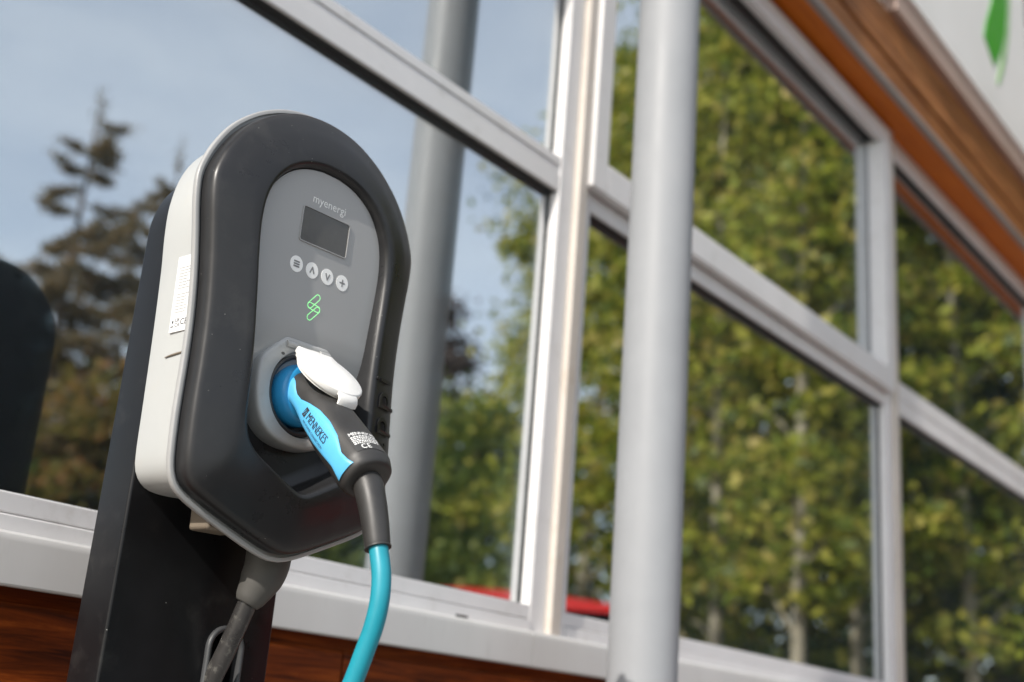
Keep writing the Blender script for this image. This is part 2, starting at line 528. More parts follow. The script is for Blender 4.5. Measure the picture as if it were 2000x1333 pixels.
# ------------------------------------------------------------------ building
GY, FY = 1.2265, 1.205                       # outer glass plane, frame front plane
bld = empty('office_building', (1.6, 1.3, 0))
tag(bld, 'glazed building with white window frames and red timber cladding behind the charger', 'building')
def Z(z): return z + H
PITCH = 1.518
MX = [1.632 + PITCH * k for k in range(-2, 4)]    # mullion centre lines
ZB, ZT0, ZT1, ZH0, ZH1 = Z(0.207), Z(0.936), Z(1.002), Z(1.722), Z(1.786)
for k in range(len(MX) - 1):
    xl, xr = MX[k], MX[k + 1]
    gl, gr = xl + 0.050, xr - 0.048
    sash = (k == 2)
    tz1 = ZT1 if k <= 1 else Z(1.030)
    # outer frame of this bay: two stiles, bottom rail in two steps, head
    fr = boxes([(xl - 0.0055, gl, FY, FY + 0.07, Z(0.13), ZH1),
                (gr, xr - 0.0065, FY, FY + 0.07, Z(0.13), ZH1),
                (gl, gr, FY - 0.003, FY + 0.07, Z(0.13), Z(0.1835)),
                (gl, gr, FY + 0.001, FY + 0.07, Z(0.1850), ZB),
                (gl, gr, FY + 0.0005, FY + 0.07, ZH0, ZH1 - 0.0005)])
    win = mesh_obj('window', *fr, M_FRAME, bld, True, 0.0016, 35, False)
    for fx in (0.12, 0.88):
        xd = gl + (gr - gl) * fx
        mesh_obj('drain_slot', boxv(xd - 0.014, xd + 0.014, FY - 0.0036, FY - 0.002, Z(0.1655), Z(0.1705)), BOXF, M_GASKET, win, True, 0.0008, 35, False)
    tr = boxes([(gl + 0.001, gr - 0.001, FY + 0.001, FY + 0.068, ZT0, ZT0 + 0.031),
                (gl + 0.001, gr - 0.001, FY + 0.003, FY + 0.068, ZT0 + 0.0316, ZT0 + 0.048),
                (gl + 0.001, gr - 0.001, FY + 0.001, FY + 0.068, ZT0 + 0.0486, tz1)])
    mesh_obj('transom', *tr, M_FRAME, win, True, 0.0012, 35, False)
    # sloped glazing beads on the right stile (face the low sun) and below
    for (z0, z1) in ((ZB, ZT0), (tz1, ZH0)):
        v = [(gr + 0.001, FY + 0.002, z0), (gr + 0.001, FY + 0.017, z0), (gr - 0.004, FY + 0.017, z0), (gr - 0.0015, FY + 0.002, z0)]
        v += [(a, b, z1) for a, b, c in v]
        mesh_obj('bead', v, [(0, 1, 2, 3), (4, 7, 6, 5), (0, 4, 5, 1), (1, 5, 6, 2), (2, 6, 7, 3), (3, 7, 4, 0)], M_FRAME, win, False, 0, 35, False)
        # black gasket round the pane; widened top strip stands in for underside shade
        gk = 0.0030
        a, b = gl - 0.002, gr + 0.002
        g = boxes([(a, b, FY + 0.0172, GY - 0.0005, z0 - 0.002, z0 + gk), (a, b, FY + 0.008, GY - 0.0005, z1 - 0.0035, z1 + 0.002),
                   (a, a + 0.004, FY + 0.0173, GY - 0.0006, z0 + gk, z1 - 0.0035), (b - 0.0065, b, FY + 0.0173, GY - 0.0006, z0 + gk, z1 - 0.0035)])
        mesh_obj('gasket', *g, M_GASKET, win, False, 0, 35, False)
        for yy in (GY, GY + 0.020):
            mesh_obj('pane', boxv(gl - 0.006, gr + 0.006, yy, yy + 0.004, z0 - 0.006, z1 + 0.006), BOXF, M_GLASS, win, False, 0, 35, False)
    if sash:
        x0, x1, y0 = xl + 0.0215, xr - 0.030, FY - 0.022
        s = boxes([(x0, x0 + 0.048, y0, FY - 0.002, Z(0.972), Z(1.7685)), (x1 - 0.048, x1, y0, FY - 0.002, Z(0.972), Z(1.7685)),
                   (x0 + 0.048, x1 - 0.048, y0 + 0.0003, FY - 0.002, Z(0.972), Z(1.034)), (x0 + 0.048, x1 - 0.048, y0 + 0.0003, FY - 0.002, Z(1.712), Z(1.7685))])
        mesh_obj('opening_sash', *s, M_FRAME, win, True, 0.003, 35, False)
        v = [(x1 - 0.047, y0 + 0.002, Z(1.034)), (x1 - 0.047, GY - 0.003, Z(1.034)), (x1 - 0.066, GY - 0.003, Z(1.034)), (x1 - 0.060, GY - 0.010, Z(1.034))]
        v += [(a, b, Z(1.712)) for a, b, c in v]
        mesh_obj('bead', v, [(0, 1, 2, 3), (4, 7, 6, 5), (0, 4, 5, 1), (1, 5, 6, 2), (2, 6, 7, 3), (3, 7, 4, 0)], M_FRAME, win, False, 0, 35, False)
        mesh_obj('trickle_vent', boxv(x0 + 0.05, 2.765, FY - 0.006, FY - 0.001, Z(1.7705), Z(1.7775)), BOXF, M_GASKET, win, True, 0.002, 35, False)
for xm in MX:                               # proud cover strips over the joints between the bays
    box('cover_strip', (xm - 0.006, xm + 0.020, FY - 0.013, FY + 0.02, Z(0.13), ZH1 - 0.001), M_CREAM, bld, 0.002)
# sill: nose with a rounded lip, in three lengths
for (a, b) in ((-3.0, 0.02), (0.023, 1.545), (1.547, 4.3), (4.303, 6.3)):
    prof = [(FY + 0.02, 0.142), (FY - 0.003, 0.150), (1.178, 0.1610), (1.1735, 0.1625), (1.1695, 0.1617), (1.1668, 0.1592), (1.1655, 0.1560), (1.1652, 0.1520), (1.1652, 0.110), (1.1665, 0.108), (1.178, 0.108), (1.180, 0.116), (FY + 0.02, 0.116)]
    rings = [[(x, y, Z(z)) for y, z in prof] for x in (a, b)]
    mesh_obj('window_sill', *loft(rings), M_SILL, bld, True, 0, 25, False)
# timber cladding below the sill, board by board
zt = Z(0.094)
row = 0
while zt > 0.06:
    z0 = max(zt - 0.138, 0.02)
    x = -3.0 + 0.23 * ((row * 5) % 7)
    first = [-3.0, 0.18, 1.163, 3.1, 5.2, 6.3] if row == 0 else [-3.0, -0.6 + 0.37 * ((row * 3) % 5), 1.5 + 0.29 * ((row * 4) % 5), 3.9 + 0.2 * (row % 3), 6.3]
    for a, b in zip(first[:-1], first[1:]):
        prof = [(1.21, zt), (1.191, zt), (1.186, zt - 0.005), (1.186, z0 + 0.009), (1.190, z0 + 0.003), (1.21, z0 + 0.003)]
        cxm = (a + b) / 2
        rings = [[(xx - cxm, y, zz) for y, zz in prof] for xx in (a + 0.0015, b - 0.0015)]
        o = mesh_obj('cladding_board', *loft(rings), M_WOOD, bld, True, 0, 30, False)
        o.location = (cxm, 0, 0)
    zt -= 0.140
    row += 1
box('wall_core', (-3.0, 6.3, 1.212, 1.32, 0.0, Z(0.128)), pmat('dark_wall_core', (0.05, 0.03, 0.02), 0.9), bld, 0)
box('top_batten', (-3.0, 6.3, 1.200, 1.2115, Z(0.0945), Z(0.1155)), M_WOOD, bld, 0)
# head: soffit boards, fascia boards, flashing
ys = 1.105
for a, b in ((-3.0, 1.4), (1.403, 4.6), (4.603, 6.3)):
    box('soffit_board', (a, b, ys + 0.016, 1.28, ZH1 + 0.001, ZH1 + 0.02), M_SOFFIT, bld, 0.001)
    box('drip_trim', (a, b, ys - 0.004, ys + 0.0155, ZH1 - 0.004, ZH1 + 0.016), M_TRIM, bld, 0.002)
    for (f0, f1, dy) in ((ZH1 + 0.017, ZH1 + 0.092, 0.004), (ZH1 + 0.098, ZH1 + 0.250, 0.0)):
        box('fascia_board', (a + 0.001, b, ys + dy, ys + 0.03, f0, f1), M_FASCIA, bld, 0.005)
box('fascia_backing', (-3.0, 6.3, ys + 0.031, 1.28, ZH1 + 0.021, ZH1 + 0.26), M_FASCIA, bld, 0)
box('flashing', (2.93, 6.3, ys - 0.022, ys + 0.02, ZH1 + 0.2515, ZH1 + 0.350), M_FLASH, bld, 0.003)
box('upper_wall', (-3.0, 6.3, ys + 0.022, 1.4, ZH1 + 0.262, ZH1 + 2.4), M_SIGN, bld, 0)
box('roof', (-3.2, 6.5, 0.95, 6.3, ZH1 + 2.401, ZH1 + 2.6), M_TRIM, bld, 0.01)
# dark room behind the glass
M_ROOM = pmat('dim_interior_paint', (0.10, 0.10, 0.095), 0.8, var=0.2, vscale=1.5)
box('room_ceiling', (-3.0, 6.3, 1.4, 6.2, ZH1 + 0.03, ZH1 + 0.25), M_ROOM, bld, 0)
box('room_floor', (-3.0, 6.3, 1.33, 6.2, -0.10, 0.02), M_ROOM, bld, 0)
box('room_wall', (-3.0, 6.3, 6.0, 6.2, 0.02, ZH1 + 0.03), M_ROOM, bld, 0)
box('room_wall', (-3.2, -3.0, 1.2, 6.2, 0.0, ZH1 + 2.4), M_ROOM, bld, 0)
box('room_wall', (6.3, 6.5, 1.2, 6.2, 0.0, ZH1 + 2.4), M_ROOM, bld, 0)

# fascia sign with its green leaf mark
sg = empty('fascia_sign', (4.3, ys, Z(2.12)))
tag(sg, 'white fascia sign with a green leaf-shaped mark above the timber fascia', 'sign')
SY = ys - 0.032
box('sign_panel', (2.2, 6.2, SY, ys + 0.0215, Z(2.118), Z(3.2)), M_SIGN, sg, 0.002)
def plate(name, pts, mat, t=0.003):
    n = len(pts)
    V = [(x, SY - t, Z(z)) for x, z in pts] + [(x, SY + 0.0005, Z(z)) for x, z in pts]
    F = [tuple(range(n - 1, -1, -1)), tuple(range(n, 2 * n))] + [(i, (i + 1) % n, n + (i + 1) % n, n + i) for i in range(n)]
    mesh_obj(name, V, F, mat, sg, False, 0, 35, False)
leaf = [(3.800, 2.298), (3.698, 2.362), (3.735, 2.445), (3.790, 2.530), (3.850, 2.640), (3.905, 2.760), (3.945, 2.90), (3.985, 2.90), (4.000, 2.760), (3.985, 2.640), (3.945, 2.510), (3.890, 2.405)]
plate('leaf_mark', leaf, M_GREEN)
cres = [(3.838, 2.242), (3.822, 2.252), (3.865, 2.330), (3.920, 2.440), (3.972, 2.560), (4.004, 2.680), (4.016, 2.80), (4.036, 2.80), (4.030, 2.670), (4.000, 2.540), (3.948, 2.410), (3.890, 2.310)]
plate('leaf_outline', cres, M_PALEGREEN, 0.0022)
plate('letter', [(4.225, 2.52), (4.285, 2.52), (4.285, 3.0), (4.225, 3.0)], M_DARKSIGN)

# ------------------------------------------------------------------ support pole
px, py, pr = 1.553, 0.971, 0.0512
pole = empty('support_pole', (px, py, 0))
tag(pole, 'round silver grey steel pole standing in front of the window mullion', 'pole')
N = 64
def circ(r, z, n=N): return [(r * math.cos(2 * math.pi * k / n), r * math.sin(2 * math.pi * k / n), z) for k in range(n)]
mesh_obj('shaft', *loft([circ(pr, 0.012), circ(pr, 1.2), circ(pr, 2.6), circ(pr, 4.9)]), M_POLE, pole, True, 0, 50)
mesh_obj('base_plate', *loft([circ(0.11, 0.0), circ(0.11, 0.010), circ(0.107, 0.0119)]), M_POLE, pole, True, 0, 40)
for k in range(4):
    a = math.pi / 4 + k * math.pi / 2
    v, f = loft([[(0.085 * math.cos(a) + 0.009 * math.cos(t * math.pi / 3), 0.085 * math.sin(a) + 0.009 * math.sin(t * math.pi / 3), z) for t in range(6)] for z in (0.0121, 0.022)])
    mesh_obj('bolt', v, f, M_POLE, pole, False)

# ------------------------------------------------------------------ pedestal post
XC, YF = 0.737, 0.86
PY0, PY1, PHW = 0.9505, 0.998, 0.0945
post = empty('charger_pedestal', (XC, (PY0 + PY1) / 2, 0))
tag(post, 'black metal pedestal post with rounded top carrying the charger', 'pedestal')
zc = Z(0.446)
out = [(-PHW, 0.012), (PHW, 0.012), (PHW, zc)]
for k in range(1, 40):
    a = math.pi * k / 40
    out.append((PHW * math.cos(a), zc + PHW * math.sin(a)))
out.append((-PHW, zc))
# cable slot (inverted U) cut through the front face
sx, sw, szt, szb = 0.037, 0.0185, Z(0.079), Z(-0.16)
slot = []
for k in range(0, 25):
    a = math.pi * k / 24
    slot.append((sx + sw * math.cos(a), szt - sw + sw * math.sin(a)))
for k in range(0, 25):
    a = math.pi + math.pi * k / 24
    slot.append((sx + sw * math.cos(a), szb + sw + sw * math.sin(a)))
bm = bmesh.new()
yl0, yl1 = PY0 - post.location.y, PY1 - post.location.y
r = 0.0032
def inset(poly, d):
    P = np.array(poly); n = len(P)
    t = np.roll(P, -1, 0) - np.roll(P, 1, 0)
    t /= np.linalg.norm(t, axis=1)[:, None]
    nn = np.stack([-t[:, 1], t[:, 0]], 1)
    return [tuple(q) for q in P + nn * d]
bev = [(r * (1 - math.sin(k * math.pi / 10)), r * (1 - math.cos(k * math.pi / 10))) for k in range(6)]
rings = [[(x, y, z) for x, z in inset(out, d)] for (d, y) in [(d, yl0 + q) for d, q in bev] + [(d, yl1 - q) for d, q in bev[::-1]]]
V, F = loft(rings, False, True)
vs = [bm.verts.new(v) for v in V]
for f in F: bm.faces.new([vs[i] for i in f])
# front face with hole: triangle fill between the two loops
n = len(out)
e1 = [bm.edges.get((vs[i], vs[(i + 1) % n])) for i in range(n)]
sv = [bm.verts.new((x, yl0, z)) for x, z in slot]
e2 = [bm.edges.new((sv[i], sv[(i + 1) % len(sv)])) for i in range(len(sv))]
bmesh.ops.triangle_fill(bm, use_beauty=True, edges=[e for e in e1 if e] + e2)
# slot walls
sb = [bm.verts.new((x, yl0 + 0.030, z)) for x, z in slot]
for i in range(len(sv)):
    j = (i + 1) % len(sv)
    bm.faces.new((sv[i], sv[j], sb[j], sb[i]))
bm.faces.new(sb)
bmesh.ops.recalc_face_normals(bm, faces=bm.faces)
me = bpy.data.meshes.new('column')
bm.to_mesh(me)
bm.free()
link('column', me, M_POST, post, True, 0, 60)
# rubber edging strip round the slot
path = [(x, yl0 - 0.001, z) for x, z in slot]
P = np.array(slot); t = np.roll(P, -1, 0) - np.roll(P, 1, 0); t /= np.linalg.norm(t, axis=1)[:, None]
nn = np.stack([t[:, 1], -t[:, 0]], 1)
sec = [(-0.0015, 0.006), (-0.0015, -0.0035), (0.0, -0.0048), (0.0020, -0.0048), (0.0034, -0.0035), (0.0034, 0.0015)]
rings = [[(P[i][0] + nn[i][0] * a, yl0 + b - 0.0004, P[i][1] + nn[i][1] * a) for a, b in sec] for i in range(len(P))]
V = [p for q in rings for p in q]
ns = len(sec); m = len(rings)
F = [(i * ns + j, i * ns + (j + 1) % ns, ((i + 1) % m) * ns + (j + 1) % ns, ((i + 1) % m) * ns + j) for i in range(m) for j in range(ns)]
mesh_obj('slot_edging', V, F, M_EDGING, post, True, 0, 50)
box('base_plate', (-0.13, 0.13, -0.09, 0.09, 0, 0.0118), M_POST, post, 0.002, True)
for bx_, by_ in ((-0.11, -0.07), (0.11, -0.07), (-0.11, 0.07), (0.11, 0.07)):
    v, f = loft([[(bx_ + 0.009 * math.cos(q * math.pi / 3), by_ + 0.009 * math.sin(q * math.pi / 3), z) for q in range(6)] for z in (0.0119, 0.021)])
    mesh_obj('bolt', v, f, M_POLE, post, False)

# ------------------------------------------------------------------ charger
TILT = R_(2.0)
piv = Vector((0.736, YF, Z(0.357)))
base = piv + Vector((0.22 * math.sin(TILT), 0, -0.22 * math.cos(TILT)))
chg = empty('wall_charger', base, (0, -TILT, 0))
tag(chg, 'black and white electric vehicle charger with rounded top and grey control panel', 'charger')
mm = 0.001
def sym(half):
    h = [np.array(p, float) for p in half]
    full = h + [np.array((-p[0], p[1])) for p in h[-2:0:-1]]
    return catmull([p * mm for p in full], 8, True)
NR = 200
ANG = np.linspace(-math.pi / 2, 1.5 * math.pi, NR, endpoint=False)
CEN = np.array((0, 0.215))
def offset(poly, d):
    t = np.roll(poly, -1, 0) - np.roll(poly, 1, 0)
    t /= np.linalg.norm(t, axis=1)[:, None]
    return poly + np.stack([t[:, 1], -t[:, 0]], 1) * d      # counter-clockwise: outward for d > 0
def polar(poly, cen=CEN, ang=ANG):
    d = poly - cen
    th = np.unwrap(np.arctan2(d[:, 1], d[:, 0]))
    rr = np.linalg.norm(d, axis=1)
    o = np.argsort(th)
    th, rr = th[o], rr[o]
    th = np.concatenate([th - 2 * math.pi, th, th + 2 * math.pi])
    rr = np.concatenate([rr, rr, rr])
    r = np.interp(ang, th, rr)
    return np.stack([cen[0] + r * np.cos(ang), cen[1] + r * np.sin(ang)], 1)
OUT = sym([(0, -0.5), (11, 0.3), (30, 6), (62, 18.5), (92, 31), (110, 40), (120.5, 49), (126, 61), (128, 77), (128.5, 112), (127, 160), (127, 200), (129.5, 240), (133.5, 275), (137, 300), (138.5, 318), (138, 332), (134, 346), (126, 364), (112, 386), (96, 403), (75, 419), (49, 432), (25, 438.5), (0, 440.5)])
REC = sym([(0, 61), (12, 64.5), (40, 78.5), (57, 88), (67, 99), (71.5, 115), (72.5, 140), (72.5, 165), (74, 195), (77, 235), (80, 270), (81, 298), (78, 322), (70, 341), (55.5, 358), (36, 369.5), (15, 374.8), (0, 375.5)])
HOU = sym([(0, 54), (40, 54), (72, 54), (88, 58), (98, 69), (101, 86), (101, 130), (101, 200), (102, 260), (104, 300), (103, 330), (96, 360), (83, 384), (62, 404), (34, 416), (0, 420)])
def ring(poly, off, y):
    p = polar(offset(poly, off * mm))
    return [(a, y * mm, b) for a, b in p]
# white rear housing (rests against the post, widens to the flange)
hr = [ring(HOU, -3, 89.8), ring(HOU, -0.8, 89), ring(HOU, 0, 86.5), ring(HOU, 1.0, 50), ring(HOU, 2.2, 12), ring(HOU, 3, 5.2)]
house = mesh_obj('rear_housing', *loft(hr), M_HOUSE, chg, True, 0, 45)
# rim flange
fr = [ring(OUT, -32, 6.0), ring(OUT, -1.6, 6.0), ring(OUT, -0.4, 5.2), ring(OUT, 0, 4.0), ring(OUT, 0, 1.4), ring(OUT, -0.5, 0.4), ring(OUT, -1.4, 0.0), ring(OUT, -3.9, 0.0), ring(OUT, -4.2, 0.6), ring(OUT, -4.4, 3.0), ring(OUT, -30, 3.0)]
mesh_obj('rim_flange', *loft(fr, False, False), M_RIM, chg, True, 0, 40)
# black front cover with recess
cv = [ring(OUT, -7.4, 2.9), ring(OUT, -6.9, 0), ring(OUT, -6.9, -5), ring(OUT, -7.0, -9.5), ring(OUT, -7.4, -12), ring(OUT, -8.4, -14.2), ring(OUT, -10.0, -16), ring(OUT, -12.6, -17.5), ring(OUT, -18, -19.6), ring(OUT, -26, -22.8), ring(OUT, -34, -25.6)]
def mix(a, b, t): return [tuple(np.array(p) * (1 - t) + np.array(q) * t) for p, q in zip(a, b)]
r_in = ring(REC, 6.0, -29.6)
cv += [mix(cv[-1], r_in, 0.5), r_in, ring(REC, 3.6, -29.2), ring(REC, 1.6, -27.6), ring(REC, 0.4, -25), ring(REC, -0.6, -22), ring(REC, -1.6, -12), ring(REC, -3.0, 1.0), ring(REC, -6, 4.0), ring(REC, -18, 4.2)]
cover = mesh_obj('front_cover', *loft(cv, False, True), M_COVER, chg, True, 0, 60)
# debossed-look maker's lettering down the right side of the cover (reads upwards)
V2, F2 = text_geo('zappi', 0.0400, 'CENTER', spacing=1.28)
def cover_y(x):                              # cover surface depth over the right shoulder
    prof = [(78, -29.8), (94, -26.0), (102, -23.8), (109, -21.4), (114, -19.4), (117, -17.6)]
    return float(np.interp(abs(x) / mm, [p[0] for p in prof], [p[1] for p in prof])) * mm
V = [(0.0925 - v, cover_y(0.0925 - v) - 0.0017, 0.140 + u) for u, v in V2]
nV = len(V)
V += [(x, y + 0.0019, z) for x, y, z in V]
from collections import Counter
def solid(V, F, nV):
    cnt = Counter()
    for f in F:
        for i in range(len(f)):
            cnt[(f[i], f[(i + 1) % len(f)])] += 1
    side = [(a, b, b + nV, a + nV) for (a, b) in cnt if (b, a) not in cnt]
    return [tuple(f) for f in F] + side
mesh_obj('raised_lettering', V, solid(V, F2, nV), M_COVER, cover, False)

# grey control panel
def py_(z):                                  # depth of the panel front: leans back, then curls in behind the socket
    return float(np.interp(z, [0.13, 0.150, 0.165, 0.178, 0.190, 0.202, 0.215, 0.375], [5, 3.0, -1.5, -6.2, -9.8, -12.2, -13.6, -22.0])) * mm
PR = offset(REC, -1.5 * mm)
PR = PR[PR[:, 0] >= -1e-6]
PR = PR[np.argsort(PR[:, 1])]
ztop = PR[-1][1]
rows = np.concatenate([np.linspace(0.150, 0.33, 46), ztop - (ztop - 0.33) * (1 - np.linspace(0, 1, 26)[1:]) ** 2])
V, F = [], []
nx = 21
for z in rows:
    w = float(np.interp(z, PR[:, 1], PR[:, 0]))
    for i in range(nx):
        V.append((w * math.sin((i / (nx - 1) - 0.5) * math.pi), py_(z) - 0.0005, z))
for j in range(len(rows) - 1):
    for i in range(nx - 1):
        F.append((j * nx + i, j * nx + i + 1, (j + 1) * nx + i + 1, (j + 1) * nx + i))
nf = len(V)
edge = [j * nx for j in range(len(rows))] + [j * nx + nx - 1 for j in range(len(rows) - 1, -1, -1)]
back = []
for e in edge:
    back.append(len(V)); V.append((V[e][0], 0.0036, V[e][2]))
for k in range(len(edge) - 1):
    F.append((edge[k], edge[k + 1], back[k + 1], back[k]))
panel = mesh_obj('control_panel', V, F, M_PANEL, chg, True, 0, 50)
def onpanel(x, z, lift): return (x, py_(z) - 0.0005 - lift, z)
def panel_plate(name, pts, mat, parent, lift=0.0004, drop=0.0003):
    n = len(pts)
    V = [onpanel(x, z, lift) for x, z in pts] + [onpanel(x, z, -drop) for x, z in pts]
    F = [tuple(range(n)), tuple(range(2 * n - 1, n - 1, -1))] + [(i, (i + 1) % n, n + (i + 1) % n, n + i) for i in range(n)]
    return mesh_obj(name, V, F, mat, parent, False)
def rrect(x0, x1, z0, z1, r, n=6):
    o = []
    for cx, cz, a0 in ((x1 - r, z1 - r, 0), (x0 + r, z1 - r, 90), (x0 + r, z0 + r, 180), (x1 - r, z0 + r, 270)):
        for k in range(n + 1):
            a = R_(a0 + 90 * k / n)
            o.append((cx + r * math.cos(a), cz + r * math.sin(a)))
    return o
# screen: dark glass with a thin bevelled frame edge
SX0, SX1, SZ0, SZ1 = -0.0290, 0.0315, 0.2995, 0.3335
panel_plate('screen', rrect(SX0, SX1, SZ0, SZ1, 0.0022), M_SCREEN, panel, 0.0003)
o1 = rrect(SX0 - 0.0009, SX1 + 0.0009, SZ0 - 0.0009, SZ1 + 0.0009, 0.0028)
o2 = rrect(SX0, SX1, SZ0, SZ1, 0.0022)
n = len(o1)
V = [onpanel(x, z, 0.0) for x, z in o1] + [onpanel(x, z, 0.0011) for x, z in o1] + [onpanel(x, z, 0.0011) for x, z in o2] + [onpanel(x, z, 0.0) for x, z in o2]
F = [(k * n + i, k * n + (i + 1) % n, (k + 1) * n + (i + 1) % n, (k + 1) * n + i) for k in range(3) for i in range(n)]
mesh_obj('screen_edge', V, F, M_PANEL, panel, False)
V2, F2 = text_geo('myenergi', 0.0118, 'CENTER', spacing=1.02)
mesh_obj('maker_lettering', [onpanel(0.0025 + u, 0.3445 + v, 0.0003) for u, v in V2], F2, M_PRINT, panel, False)
def disc(cx, cz, r, n=32): return [(cx + r * math.cos(2 * math.pi * k / n), cz + r * math.sin(2 * math.pi * k / n)) for k in range(n)]
def bar(x0, z0, x1, z1, w):
    d = np.array((x1 - x0, z1 - z0)); d /= np.linalg.norm(d); q = np.array((-d[1], d[0])) * w / 2
    a, b = np.array((x0, z0)), np.array((x1, z1))
    return [tuple(a + q), tuple(a - q), tuple(b - q), tuple(b + q)]
icons = [[(-3.6, 2.4, 3.6, 2.4), (-3.6, 0, 3.6, 0), (-3.6, -2.4, 3.6, -2.4)], [(-2.6, -3.0, 0.2, 3.4), (2.6, -3.0, -0.2, 3.4)], [(-2.6, 3.0, 0.2, -3.4), (2.6, 3.0, -0.2, -3.4)], [(-3.6, 0, 3.6, 0), (0, -3.6, 0, 3.6)]]
for i, ic in enumerate(icons):
    bx, bz = -0.0280 + i * 0.0201, 0.2748 - 0.0003 * i
    b = panel_plate('button', disc(bx, bz, 0.0079), M_PRINT, panel, 0.0003)
    for q, s in enumerate(ic):
        panel_plate('icon_stroke', bar(bx + s[0] * mm, bz + s[1] * mm, bx + s[2] * mm, bz + s[3] * mm, 0.0015), M_ICON, b, 0.00045 + 0.00008 * q, 0.0002)
# green light mark: three outlined pills
def pill(a, b, r, n=10):
    a, b = np.array(a), np.array(b)
    th = math.atan2(*(b - a)[::-1])
    o = [tuple(b + r * np.array((math.cos(th - math.pi / 2 + math.pi * k / n), math.sin(th - math.pi / 2 + math.pi * k / n)))) for k in range(n + 1)]
    o += [tuple(a + r * np.array((math.cos(th + math.pi / 2 + math.pi * k / n), math.sin(th + math.pi / 2 + math.pi * k / n)))) for k in range(n + 1)]
    return o
for q, (a, b) in enumerate((((4.0, 250.5), (-4.5, 241.0)), ((-4.5, 240.6), (5.6, 239.2)), ((5.6, 238.6), (-3.2, 229.2)))):
    V2, F2 = polyline_strip(pill(np.array(a) * mm, np.array(b) * mm, 0.0029), 0.00085)
    mesh_obj('indicator_outline', [onpanel(x, z, 0.00035 + 0.00006 * q) for x, z in V2], F2, M_LED, panel, False)

# socket body: rounded block with chamfered top corners, funnel mouth
SZC = 0.1535
SB = sym([(0, 103.5), (18, 105), (34, 110.5), (46, 121), (53, 136), (55.5, 155), (54.5, 172), (49, 183), (30, 200.5), (26, 203.5), (20, 204), (0, 204)])
SC_ = np.array((0, SZC))
ANG2 = np.linspace(0, 2 * math.pi, 96, endpoint=False)
def sring(off, y): return [(a, y * mm, b) for a, b in polar(offset(SB, off * mm), SC_, ANG2)]
def cring(r, y): return [(r * mm * math.cos(a), y * mm, SZC + r * mm * math.sin(a)) for a in ANG2]
sr = [sring(1.5, 4), sring(0.6, -11), sring(0, -13.5), sring(-1.4, -14.8), sring(-3, -15), cring(42.0, -15), cring(41.2, -14.4), cring(40.2, -10), cring(39.6, -8), cring(39, -7.6)]
sock = mesh_obj('socket', *loft(sr, False, False), M_SOCKET, chg, True, 0, 40)
dr = [cring(39.4, -7.8), cring(38.4, -10.2), cring(36.4, -10.8), cring(34.2, -9.6), cring(33.4, -4), cring(32.6, 14), cring(5, 14)]
mesh_obj('socket_seal', *loft(dr, False, True), M_SOCKDARK, sock, True, 0, 40)
for sxx in (-21, 21):                         # hinge knuckles and small fixing recess marks
    v, f = tube([(sxx * mm - 0.006, -0.0145, 0.197), (sxx * mm + 0.006, -0.0145, 0.197)], 0.0034, 14)
    mesh_obj('hinge_knuckle', v, f, M_SOCKET, sock, True, 0, 50)
mesh_obj('screw_recess', *loft([[(-0.030 + 0.0022 * math.cos(a), y, 0.1865 + 0.0014 * math.sin(a)) for a in np.linspace(0, 2 * math.pi, 14, endpoint=False)] for y in (-0.0152, -0.014)]), M_SOCKDARK, sock, False)

# hinged white lid resting on the plug
LA = R_(43)
hin = Vector((0.001, -0.0175, 0.1930))
ex, eo = Vector((1, 0, 0)), Vector((0, -math.cos(LA), -math.sin(LA)))
en = Vector((0, -math.sin(LA), math.cos(LA)))     # lid outer side: up and outwards
def lidp(u, v, w): return tuple(hin + ex * u * mm + eo * v * mm + en * w * mm)
lo = []
for k in range(64):
    a = 2 * math.pi * k / 64
    lo.append((33.5 * math.cos(a), 37.5 + 35.5 * math.sin(a)))
lo = np.array(lo)
lo[:, 1] = np.where((np.abs(lo[:, 0]) < 25) & (lo[:, 1] < 12), np.minimum(lo[:, 1], 3.0), lo[:, 1])
lc = np.array((0, 37.5))
def lring(s, w): return [lidp(*(lc + (p - lc) * s), w) for p in lo]
lid = mesh_obj('lid', *loft([lring(0.86, -3.0), lring(0.93, -3.0), lring(0.94, -0.4), lring(0.99, -0.2), lring(1.0, 0.8), lring(1.0, 4.6), lring(0.985, 5.8), lring(0.95, 6.4), lring(0.5, 6.8), lring(0.1, 6.9)]), M_LID, chg, True, 0, 42)
# latch lip on the free end
lp = []
for u in np.linspace(-11, 11, 15):
    c = math.sqrt(max(1 - (u / 14) ** 2, 0))
    lp.append([lidp(u, 66 + 6 * c, 5.6), lidp(u, 71 + 6 * c, 4.4), lidp(u, 74.5 + 6 * c, 1.2), lidp(u, 75.5 + 6 * c, -3.4), lidp(u, 73.6 + 6 * c, -3.6), lidp(u, 72.0 + 6 * c, 0.4), lidp(u, 69.5 + 6 * c, 2.2), lidp(u, 66 + 6 * c, 2.6)])
mesh_obj('latch_lip', *loft(lp), M_LID, lid, True, 0, 60)

